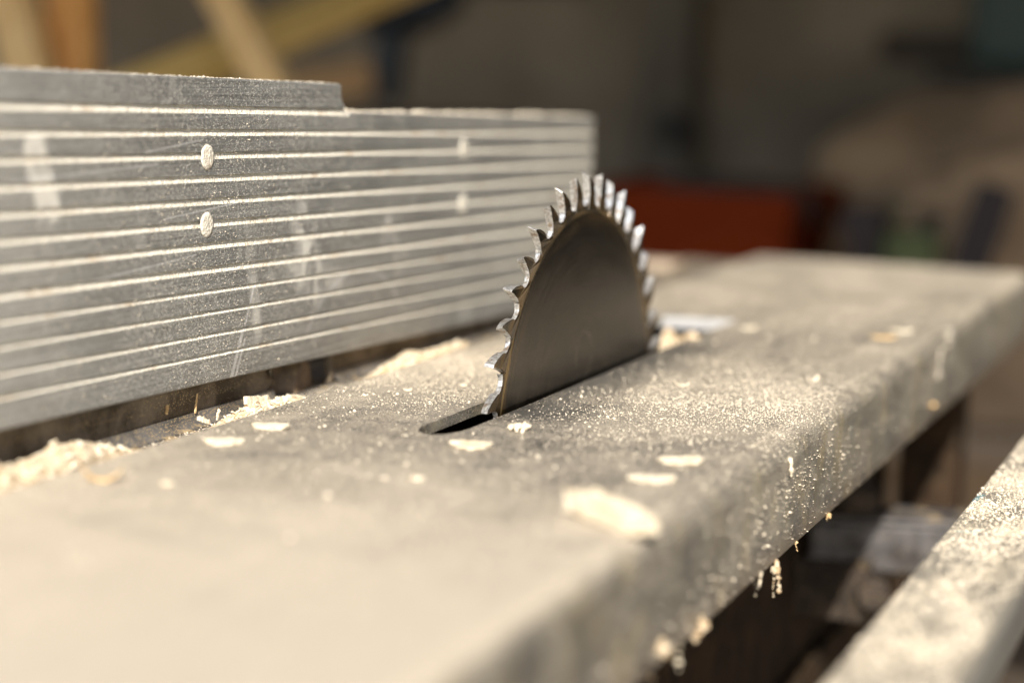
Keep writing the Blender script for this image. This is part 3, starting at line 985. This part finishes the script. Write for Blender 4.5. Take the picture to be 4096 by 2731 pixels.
def strand(x, y, z, n, r, step, seed, dirv=(0, 0, -1), spread=.6, taper=.5):
    rnd = random.Random(seed)
    out = []
    p = Vector((x, y, z))
    for i in range(n):
        rr = r * (1 - taper * i / max(1, n - 1)) * rnd.choice((.45, .6, .8, 1.0, 1.3))
        out.append((p.x, p.y, p.z, rr))
        p = p + Vector(dirv) * step * rnd.uniform(.7, 1.2) + Vector((rnd.uniform(-1, 1), rnd.uniform(-1, 1), rnd.uniform(-.5, .5))) * step * spread
    return out
rr_ = random.Random(3)
clump("sawdust_crumb", "lumpy cream crumb on the table in front of the blade",
      [(-.2892 + rr_.uniform(-.0038, .0038), .7469 + rr_.uniform(-.0035, .0035), .0006 + rr_.uniform(0, .0020), rr_.uniform(.0007, .0015)) for _ in range(26)], M_flake, "sawdust crumb")
clump("sawdust_crumb", "yellow lump of sawdust lodged in the far end of the slot behind the blade",
      [(-.3150 + rr_.uniform(-.009, .009), 1.048 + rr_.uniform(-.02, .02), -.0075 + rr_.uniform(0, .0058), rr_.uniform(.002, .0045)) for _ in range(40)], M_saw, "sawdust crumb")
GH = "sawdust clumps hanging from the apron"
AXX = -.1868
clump("sawdust_clump", "largest hanging clump, a long crumbly string below the apron edge",
      strand(AXX, .7775, -.0485, 17, .0011, .0007, 1, spread=1.0, taper=.3) + strand(AXX, .7745, -.0505, 13, .0007, .00110, 2, spread=.35, taper=.45), M_saw, grp=GH)
clump("sawdust_clump", "short string of beads left of the longest hanging clump", strand(AXX + .0004, .752, -.0475, 6, .0008, .0015, 3, spread=.3), M_flake, grp=GH)
clump("sawdust_clump", "two loose beads at the far left of the hanging strings", strand(AXX + .0004, .741, -.0490, 4, .0007, .0019, 4, spread=.3), M_flake, grp=GH)
clump("sawdust_clump", "thin curly crumb hanging right of the longest clump", strand(AXX - .0006, .8135, -.0487, 9, .0006, .0006, 5, spread=.7), M_flake2, grp=GH)
clump("sawdust_clump", "orange crumb hanging farthest right under the sharp part of the apron", strand(AXX - .0008, .8745, -.0490, 8, .0009, .0004, 6, spread=1.3), M_flake2, grp=GH)
clump("sawdust_clump", "big blurred clump on the apron's lower edge at the bottom of the picture", strand(AXX + .0006, .621, -.0405, 14, .0026, .0009, 7, spread=1.4, taper=.3), M_saw, grp=GH)
clump("sawdust_clump", "blurred crumbs on the apron's lower edge between the nearest clump and the hanging strings", strand(AXX + .0006, .668, -.0445, 10, .0017, .0008, 8, spread=1.7, taper=.3), M_saw, grp=GH)
clump("sawdust_clump", "round blurred bead pair hanging nearest the bottom of the picture", strand(AXX + .0006, .6405, -.0480, 4, .0010, .0026, 9, spread=.2), M_flake, grp=GH)
clump("sawdust_clump", "upright crumbly streak stuck on the apron face", strand(AXX + .0003, .7920, -.0092, 16, .0007, .0005, 10, spread=.45, taper=.2), M_flake, grp="sawdust clumps stuck on the apron face")
clump("sawdust_clump", "ragged torn lump over the nick in the far apron corner",
      strand(-.1925, 1.196, -.004, 14, .0030, .0016, 11, (.1, -.3, -.25), 1.0, .3) + strand(-.1890, 1.165, -.012, 14, .0024, .0020, 12, (.02, -.8, -.45), .8, .3), plain("peeled_grey_skin", (.36, .315, .25), .9, 0, .3, 300), grp="sawdust clumps stuck on the apron face")
clump("sawdust_clump", "round tan crumb on the lower apron edge below the far nick", strand(AXX + .0004, 1.134, -.0385, 3, .0022, .0008, 13, spread=.6), M_flake2, grp="sawdust clumps stuck on the apron face")
clump("sawdust_clump", "pale lump on the bend of the apron just before the far nick", strand(-.1960, 1.095, -.0085, 8, .0026, .0012, 14, (0, .3, .0), 1.2, .2), M_flake, grp="sawdust clumps stuck on the apron face")

# splinters beside the torn opening and crumbs stuck on the angle iron
def splinter(label, x, y, z, L, W, tilt, az, seed, mat=M_flake):
    d = Vector((math.cos(az) * math.cos(tilt), math.sin(az) * math.cos(tilt), math.sin(tilt)))
    a = Vector((x, y, z)); b = a + d * L
    V, F = [], []
    s_ = d.cross(Vector((1, 0, .2))).normalized(); t_ = s_.cross(d)
    n = 8
    for i in range(n + 1):
        u = i / n
        c = a.lerp(b, u)
        for k, (p, q) in enumerate(((-1, -1), (1, -1), (1, 1), (-1, 1))):
            f = W / 2 * (.6 + .7 * abs(noise.noise((u * 4, k, seed)))) * (1 if i < n else .8)
            V.append(tuple(c + s_ * p * f + t_ * q * f * .5 + s_ * .3 * W * noise.noise((u * 3, seed, 2))))
    for i in range(n):
        for k in range(4):
            j = (k + 1) % 4
            F.append((i * 4 + k, i * 4 + j, i * 4 + 4 + j, i * 4 + 4 + k))
    F.append((3, 2, 1, 0)); F.append(tuple(n * 4 + k for k in range(4)))
    return tag(mesh("splinter", V, F, mat, off=(x, y, z)), label, "splinter", "splinters by the torn opening under the fence")
splinter("upright tan splinter leaning on the dust left of the torn opening", -.4255, .766, -.0092, .0078, .0040, 1.35, 1.6, 1, M_flake2)
splinter("pale jagged chunk lying across the top of the upright tan splinter", -.4250, .7645, -.0022, .0200, .0058, -.16, 1.52, 2)
splinter("small pale splinter on the left slope of the crumbly pile", -.4240, .722, -.0035, .0070, .0030, -.4, 1.2, 3)
splinter("short cream splinter standing between the crumbly pile and the angle iron", -.4265, .7425, -.0078, .0050, .0015, 1.2, 1.6, 6)
splinter("thin orange splinter stuck upright on the angle iron", -.4352, .7390, -.0050, .0085, .0013, 1.40, 1.5, 4, M_flake2)
splinter("short yellow crumb stuck on the angle iron below the fence", -.4352, .7156, -.0018, .0040, .0018, 1.4, 1.5, 5, M_flake2)

# ------------------------------------------------------------------ loose sawdust (uncountable)
def grains():
    rs = np.random.RandomState(4)
    P, SZ = [], []
    def addp(x, y, z, s_):
        P.append(np.stack([x, y, z], 1)); SZ.append(s_)
    # table top, densest in the band by the blade
    n = 70000
    y = np.concatenate([rs.normal(.865, .055, int(n * .62)), rs.uniform(.55, 1.3, n - int(n * .62))])
    x = rs.uniform(-.3975, -.1975, n)
    low = np.array([noise.noise((a * 16, b * 7, .5)) + .6 * noise.noise((a * 45, b * 30, 4.)) for a, b in zip(x, y)])
    cl_ = np.clip((-.262 - x) / .04, 0, 1) * (x > -.3095)
    keep = (rs.uniform(-.9, .75, n) < low) & (rs.uniform(0, 1, n) > cl_ * .75)
    pts = np.array(slot_outline())
    ins = (x > -.330) & (x < -.306) & (y > .720) & (y < 1.155) | ((x > -.356) & (x < -.306) & (y > 1.04) & (y < 1.155))
    keep &= ~ins & (y > .3) & (y < 1.57)
    x, y = x[keep], y[keep]
    s_ = np.clip(rs.lognormal(math.log(.00020), .42, len(x)), .0001, .00085)
    addp(x, y, s_ * .35, s_)
    # coarser crumbs all over
    n = 900
    y = rs.uniform(.42, 1.5, n); x = rs.uniform(-.396, -.203, n)
    kk = ~((x > -.357) & (x < -.304) & (y > .715) & (y < 1.156))
    s_ = np.clip(rs.lognormal(math.log(.00048), .35, n), .0003, .0013)
    addp(x[kk], y[kk], (s_ * .35)[kk], s_[kk])
    # bend and apron face
    n = 5200
    t = rs.uniform(5, 90, n) * np.pi / 180; Rb = .0105
    yy = np.concatenate([rs.normal(.83, .09, n // 2), rs.uniform(.5, 1.45, n - n // 2)])
    s_ = np.clip(rs.lognormal(math.log(.00019), .45, n), .0001, .0008)
    kk = rs.uniform(0, 1, n) < (.2 + .8 * np.sin(t) ** 2)
    t2 = np.pi / 2 - (np.pi / 2 - t)
    addp((-.1975 + Rb * np.cos(t))[kk], yy[kk], (-Rb + Rb * np.sin(t) + .0001)[kk], s_[kk])
    n = 2300
    yy = np.concatenate([rs.normal(.78, .10, n // 2), rs.uniform(.5, 1.45, n - n // 2)])
    zz = rs.uniform(-.048, -.014, n)
    s_ = np.clip(rs.lognormal(math.log(.00021), .5, n), .0001, .0010)
    kk = np.array([noise.noise((0, a * 22, b * 30)) + .5 * noise.noise((3, a * 70, b * 60)) for a, b in zip(yy, zz)]) > rs.uniform(-.5, .5, n)
    addp(np.full(n, -.18685)[kk], yy[kk], zz[kk], s_[kk])
    n = 220
    yy = rs.uniform(.56, .86, n); zz = rs.uniform(-.0475, -.018, n)
    s_ = np.clip(rs.lognormal(math.log(.00042), .4, n), .0002, .0012)
    kk = (rs.uniform(0, 1, n) < np.clip((-.014 - zz) / .03, 0, 1)) & (rs.uniform(0, 1, n) < np.clip((.90 - yy) / .25, 0, 1))
    addp(np.full(n, -.1867)[kk], yy[kk], zz[kk], s_[kk])
    # rail
    n = 26000
    x = rs.uniform(-.1225, -.086, n); y = rs.uniform(.45, 1.25, n)
    low = np.array([noise.noise((a * 60, b * 26, 2.5)) for a, b in zip(x, y)])
    keep = rs.uniform(-.8, .7, n) < low
    x, y = x[keep], y[keep]
    s_ = np.clip(rs.lognormal(math.log(.00033), .45, len(x)), .00012, .0012)
    addp(x, y, -.034 + s_ * .3, s_)
    # gap strip beneath the fence
    n = 9000
    x = rs.uniform(-.434, -.4108, n); y = rs.uniform(.35, 1.2, n)
    s_ = np.clip(rs.lognormal(math.log(.00022), .45, n), .0001, .0009)
    addp(x, y, -.0105 + s_ * .35, s_)
    # fence: face and rims
    n = 3600
    y = rs.normal(.74, .11, n); h = rs.uniform(.002, .116, n)
    s_ = np.clip(rs.lognormal(math.log(.00017), .4, n), .00007, .0006)
    zf = .0116 - .0228 * (y - .59) + h
    k = (y > .31) & (y < 1.22)
    addp(np.full(n, FX + .00008)[k], y[k], zf[k], s_[k])
    n = 2600
    y = rs.uniform(.35, .862, n)
    s_ = np.clip(rs.lognormal(math.log(.00020), .5, n), .0001, .0010)
    addp(rs.uniform(FX - .021, FX - .0003, n), y, .0116 - .0228 * (y - .59) + FH + s_ * .3, s_)
    n = 2600
    y = rs.uniform(.876, 1.228, n)
    s_ = np.clip(rs.lognormal(math.log(.00032), .6, n), .0001, .0022)
    addp(rs.uniform(FX - .021, FX - .0003, n), y, .0116 - .0228 * (y - .59) + FLOW + s_ * .3, s_)
    P_, S_ = np.concatenate(P), np.concatenate(SZ)
    N = len(P_)
    base = np.array([(1, 0, 0), (0, 1, 0), (-1, 0, 0), (0, -1, 0), (0, 0, 1), (0, 0, -1)], float)
    fc = np.array([(0, 1, 4), (1, 2, 4), (2, 3, 4), (3, 0, 4), (1, 0, 5), (2, 1, 5), (3, 2, 5), (0, 3, 5)])
    a = rs.uniform(0, 6.283, N)
    sc = np.stack([S_ * rs.uniform(.7, 1.9, N), S_ * rs.uniform(.6, 1.1, N), S_ * rs.uniform(.5, .9, N)], 1)
    v = base[None] * sc[:, None, :] + rs.uniform(-.18, .18, (N, 6, 3)) * S_[:, None, None]
    c_, s2 = np.cos(a)[:, None], np.sin(a)[:, None]
    xx = v[:, :, 0] * c_ - v[:, :, 1] * s2; yy = v[:, :, 0] * s2 + v[:, :, 1] * c_
    v = np.stack([xx, yy, v[:, :, 2]], 2) + P_[:, None, :]
    v = v.reshape(-1, 3)
    f = (fc[None] + (np.arange(N) * 6)[:, None, None]).reshape(-1, 3)
    me = bpy.data.meshes.new("sawdust")
    me.vertices.add(len(v)); me.vertices.foreach_set("co", v.ravel().astype(np.float32))
    me.loops.add(f.size); me.loops.foreach_set("vertex_index", f.ravel().astype(np.int32))
    me.polygons.add(len(f)); me.polygons.foreach_set("loop_start", np.arange(0, f.size, 3, dtype=np.int32))
    me.polygons.foreach_set("loop_total", np.full(len(f), 3, dtype=np.int32))
    me.materials.append(M_grain)
    me.update(calc_edges=True); me.validate()
    o = bpy.data.objects.new("sawdust", me)
    link(o)
    tag(o, "loose pale sawdust grains strewn over the saw table, fence and rail", "sawdust", kind="stuff")
grains()

# ------------------------------------------------------------------ background, all far out of focus
def ray(px, py, D):
    """point at camera depth D behind photo pixel (4096 wide) - used once to lay out positions"""
    c = np.array([(px - 2048) / 8000, (py - 1365.5) / 8000, 1.0])
    return Vector(AX @ c * D) + Vector((0, 0, .15))
W1 = mat_wood("tan_board", (.76, .48, .19), (.86, .60, .28), 2)
W2 = mat_wood("orange_board", (.66, .31, .08), (.80, .43, .14), 2)
W3 = mat_wood("olive_board", (.72, .49, .15), (.84, .60, .22), 2)
GB = "boards leaning behind the fence"
def board(label, a, b, wd, th, mat):
    o = mesh("wooden_board", *bar(a, b, wd, th, (0, 1, 0)), mat, bevel=.004, off=a)
    return tag(o, label, "board", GB)
def leaning(label, p0, p1, D0, D1, wd, th, mat):
    a, b = ray(*p0, D0), ray(*p1, D1)
    d = (b - a).normalized()
    # carry it on down to the ground and up a little
    a2 = a - d * ((a.z - GZ - .02) / max(.05, d.z)) if d.z > .25 else a - d * .5
    return board(label, a2, b + d * .35, wd, th, mat)
leaning("tan board at the far left edge, leaning left", (130, 330), (30, -60), 2.2, 2.3, .055, .03, W1)
leaning("orange-brown upright board, second from the left edge", (292, 330), (285, -60), 2.25, 2.3, .056, .03, W2)
leaning("narrow tan board leaning left, crossing the olive one", (1075, 330), (870, -60), 2.1, 2.25, .042, .022, W1)

# olive board: one end on the workbench, passing in front of the wall
a, b = ray(640, 335, 2.25), ray(1470, -20, 2.6)
d = (b - a).normalized()
bd = board("long olive board lying at a slant, crossing the narrow tan one", a - d * .35, b + d * .25, .052, .03, W3)

# workbench along the wall
bench = thing("workbench", (-.6, 2.95, GZ), "dark low workbench far behind the saw, carrying the red bin", "workbench")
BZ = -.30
MB = mat_wood("bench_wood", (.17, .125, .085), (.30, .225, .155), 0)
mesh("bench_top", *box(-2.6, 1.6, 2.55, 3.35, BZ - .05, BZ), MB, bench, bevel=.005)
for lx in (-2.5, -1.1, .1, 1.5):
    mesh("leg", *box(lx - .04, lx + .04, 2.6, 2.68, GZ, BZ - .052), MB, bench)
mesh("lower_shelf", *box(-2.45, 1.45, 2.62, 3.3, -.66, -.63), MB, bench)
# red bin
def open_bin(name, label, x0, x1, y0, y1, z0, z1, mat, cat, th=.012):
    t = thing(name, ((x0 + x1) / 2, (y0 + y1) / 2, z0), label, cat)
    V, F = join(box(x0, x1, y0, y0 + th, z0, z1), box(x0, x1, y1 - th, y1, z0, z1), box(x0, x0 + th, y0 + th + .001, y1 - th - .001, z0, z1),
                box(x1 - th, x1, y0 + th + .001, y1 - th - .001, z0, z1), box(x0 + th + .001, x1 - th - .001, y0 + th + .001, y1 - th - .001, z0 + .002, z0 + th))
    mesh("bin_wall", V, F, mat, t, bevel=.003)
    mesh("rim", *box(x0 - .008, x1 + .008, y0 - .008, y0 - .001, z1 - .03, z1 + .004), mat, t, bevel=.002)
    mesh("rim", *box(x0 - .008, x1 + .008, y1 + .001, y1 + .008, z1 - .03, z1 + .004), mat, t, bevel=.002)
    return t
M_red = plain("orange_red_plastic", (.150, .023, .005), .9, 0, .3, 6, spec=.08)
M_blk = plain("black_rubber", (.012, .011, .011), .6, 0, .3, 9)
pl, pr = ray(2150, 760, 2.62), ray(3160, 760, 2.62)
open_bin("plastic_bin", "orange-red plastic bin behind the far end of the table", pl.x, pr.x, 2.56, 2.86, BZ + .001, pl.z, M_red, "bin")
# dark scrap inside the bin
V, F = [], []
rq = random.Random(9)
for (px, py, r) in ((2560, 720, .035), (2720, 735, .05), (2850, 715, .055), (2990, 735, .05), (3140, 730, .045)):
    p = ray(px, py, 2.72)
    b0 = len(V)
    for q in IV: V.append((p.x + q[0] * r * rq.uniform(.8, 1.3), p.y + q[1] * r, p.z - .03 + q[2] * r * rq.uniform(.7, 1.)))
    F += [tuple(i + b0 for i in q) for q in IF]
tag(mesh("scrap_heap", V, F, plain("dark_scrap", (.035, .028, .022), .8, 0, .4, 8), off=V[0]), "dark brown scrap filling the top of the orange-red bin", "scrap")

# brown tarpaulin-covered heap at the right
def blob(name, label, c, rx, ry, rz, seed, mat, cat, amp=.18, n=28, m_=40, flat=-.6, grp=None, parent=None):
    V, F = [], []
    for i in range(n + 1):
        ph = math.pi * i / n
        for j in range(m_):
            t = 2 * math.pi * j / m_
            p = Vector((math.sin(ph) * math.cos(t), math.sin(ph) * math.sin(t), math.cos(ph)))
            k = 1 + amp * noise.noise((p.x * 1.7 + seed, p.y * 1.7, p.z * 1.7)) + amp * .5 * noise.noise((p.x * 4.5 + seed, p.y * 4.5, p.z * 4.5))
            z = p.z * k
            V.append((c[0] + p.x * k * rx, c[1] + p.y * k * ry, c[2] + max(flat, z) * rz))
    for i in range(n):
        for j in range(m_):
            q = (j + 1) % m_
            F.append((i * m_ + j, (i + 1) * m_ + j, (i + 1) * m_ + q, i * m_ + q))
    o = mesh(name, V, F, mat, parent, smooth=True, off=None if parent else (c[0], c[1], c[2] + flat * rz))
    if parent is None: tag(o, label, cat, grp)
    return o
M_sack = NT("brown_sacking")
_P = M_sack.obj()
_c = M_sack.ramp(M_sack.noise(_P, 7, 5, .6, .6), [(.3, (.15, .105, .066)), (.5, (.30, .208, .128)), (.7, (.42, .29, .17))])
M_sack.bump(M_sack.noise(_P, 60, 4), .5, .006)
M_sack = M_sack.out(_c, .9)
pm = ray(4230, 300, 2.95)
blob("sacking_heap", "brown sacking heaped on the far right end of the workbench", (pm.x, 3.02, BZ + .16), .40, .30, pm.z - BZ - .16, 2.4, M_sack, "sacking heap", amp=.22, flat=-.75)
pm = ray(3960, 620, 2.62)
blob("filled_sack", "lighter brown sack slumped in front of the sacking heap", (pm.x, 2.70, BZ + .07), .205, .10, pm.z - BZ - .07, 5.2, M_sack, "sack", amp=.2, flat=-.8)
pg = ray(3620, 900, 2.55)
jug = thing("jerrycan", (pg.x, 2.64, BZ + .001), "dull green jerrycan in front of the brown sacking heap", "jerrycan")
M_green = plain("dull_green_plastic", (.125, .15, .075), .9, 0, .2, 8, spec=.1)
mesh("body", *box(pg.x - .038, pg.x + .038, 2.58, 2.70, BZ + .001, -.055), M_green, jug, bevel=.015, seg=4)
mesh("cap", *lathe((pg.x + .018, 2.64, -.056), (0, 0, 1), [(.018, 0), (.018, .022), (.015, .025)], 16), M_blk, jug)
mesh("handle", *join(bar((pg.x - .026, 2.65, -.056), (pg.x - .026, 2.65, -.036), .012, .012), bar((pg.x - .033, 2.65, -.0295), (pg.x + .0, 2.65, -.0295), .012, .012)), M_green, jug)
M_purple = plain("dark_violet_plastic", (.034, .027, .028), .9, 0, .2, 8)
px_ = ray(3410, 960, 2.50)
open_bin("storage_crate", "narrow dark crate left of the green jerrycan", px_.x - .020, px_.x + .014, 2.545, 2.60, BZ + .001, px_.z + .03, M_purple, "crate", .006)
pa, pb = ray(3860, 960, 2.50), ray(3990, 740, 2.50)
tag(mesh("rubber_mat", *bar((pa.x - .05, 2.545, BZ + .012), (pb.x, 2.56, pb.z), .05, .016, (0, 1, 0)), M_purple, bevel=.005, off=(pa.x - .05, 2.545, BZ)), "dark rubber mat leaning on the brown sack right of the green jerrycan", "mat")
# dark tools and shelf on the wall
p = ray(1620, 120, 3.6)
dr = thing("power_drill", (p.x, p.y, p.z), "dark blue-black tool hanging on the shed wall above the fence", "hand tool")
M_navy = plain("navy_tool_plastic", (.012, .016, .024), .5, 0, .3, 8)
mesh("body", *lathe((p.x - .08, p.y, p.z + .03), (1, 0, .15), [(.02, 0), (.05, .01), (.055, .1), (.04, .15), (.022, .19)], 20), M_navy, dr, smooth=True)
mesh("grip", *bar((p.x - .02, p.y, p.z + .02), (p.x - .04, p.y, p.z - .13), .05, .06), M_navy, dr, bevel=.012)
mesh("hook", *bar((p.x, p.y + .02, p.z + .07), (p.x, 4.248, p.z + .12), .01, .01), M_blk, dr)
p = ray(1310, 290, 2.9)
tag(mesh("wood_offcut", *bar((p.x - .07, p.y, p.z - .03), (p.x + .05, p.y + .05, p.z - .005), .04, .05), mat_wood('brown_offcut', (.30, .18, .08), (.42, .27, .13), 0), bevel=.004, off=(p.x, p.y, p.z)), "short brown wood offcut behind the notch of the fence", "offcut")
# stack below carries the offcut
tag(mesh("timber_stack", *join(*[box(p.x - .30, p.x + .30, 2.62, 2.92, z, z + .036) for z in np.arange(BZ + .001, p.z - .10, .04)]), mat_wood("stack_wood", (.13, .085, .05), (.24, .17, .11), 0), bevel=.003, off=(p.x, 2.77, BZ)), "stack of brown boards on the workbench hidden behind the fence", "timber stack")
p = ray(2490, 300, 4.0)
tag(mesh("wall_post", *box(p.x - .055, p.x + .055, 4.10, 4.248, GZ, 1.22), M_post, off=(p.x, 4.2, GZ)), "dark upright post against the shed wall behind the fence's right end", "post")
p = ray(2480, 545, 3.9)
tag(mesh("wall_hook", *join(lathe((p.x, 4.098, p.z), (0, -1, 0), [(.035, 0), (.035, .02), (.012, .022), (.012, .08)], 16), bar((p.x, 4.02, p.z), (p.x, 4.02, p.z + .05), .02, .02)), M_blk, off=(p.x, 4.098, p.z)), "black hook plate on the dark wall post", "hook")
# shelf with green machine, upper right
p0, p1 = ray(3450, 240, 3.7), ray(4700, 300, 3.7)
shelf = thing("wall_shelf", ((p0.x + p1.x) / 2, 4.1, p0.z), "dark brown wall shelf at the upper right carrying a green case", "shelf")
mesh("shelf_board", *box(ray(3760, 0, 3.7).x, p1.x, 3.70, 4.248, p1.z - .03, p1.z), plain("black_board", (.02, .018, .016), .7), shelf)
mesh("bracket", *box(p1.x - .3, p1.x - .27, 3.78, 4.248, p1.z - .2, p1.z - .031), M_blk, shelf)
M_teal = plain("dark_teal_paint", (.016, .04, .034), .5, 0, .3, 5)
xg = ray(3890, 100, 3.7).x
case = thing("tool_case", (xg + .25, 3.9, p1.z + .001), "dark green machine case standing on the upper right shelf", "tool case")
mesh("body", *box(xg, xg + .5, 3.76, 4.05, p1.z + .001, p1.z + .34), M_teal, case, bevel=.02, seg=3)
mesh("latch", *box(xg + .2, xg + .24, 3.745, 3.758, p1.z + .16, p1.z + .20), M_blk, case)
p = ray(3640, 180, 3.9)
tag(mesh("hanging_plank", *box(p.x - .11, p.x + .10, 4.20, 4.247, p.z - .03, p.z + .03), mat_wood("umber_plank", (.035, .024, .017), (.07, .05, .036), 0), bevel=.003, off=(p.x, 4.24, p.z)), "short dark umber plank fixed on the wall left of the green case", "plank")
# corner block at the end of the fence side (beyond the blade)
p = ray(2690, 1058, 1.55)
M_blkw = mat_wood("grey_block_wood", (.26, .20, .15), (.40, .31, .22), 1)
blk = tag(mesh("wood_block", *box(-.62, p.x, p.y, p.y + .035, -.0104, p.z + .001), M_blkw, bevel=.003, off=(-.5, 1.5, -.0104)), "grey weathered wood block lying behind the blade at the end of the fence", "wood block")
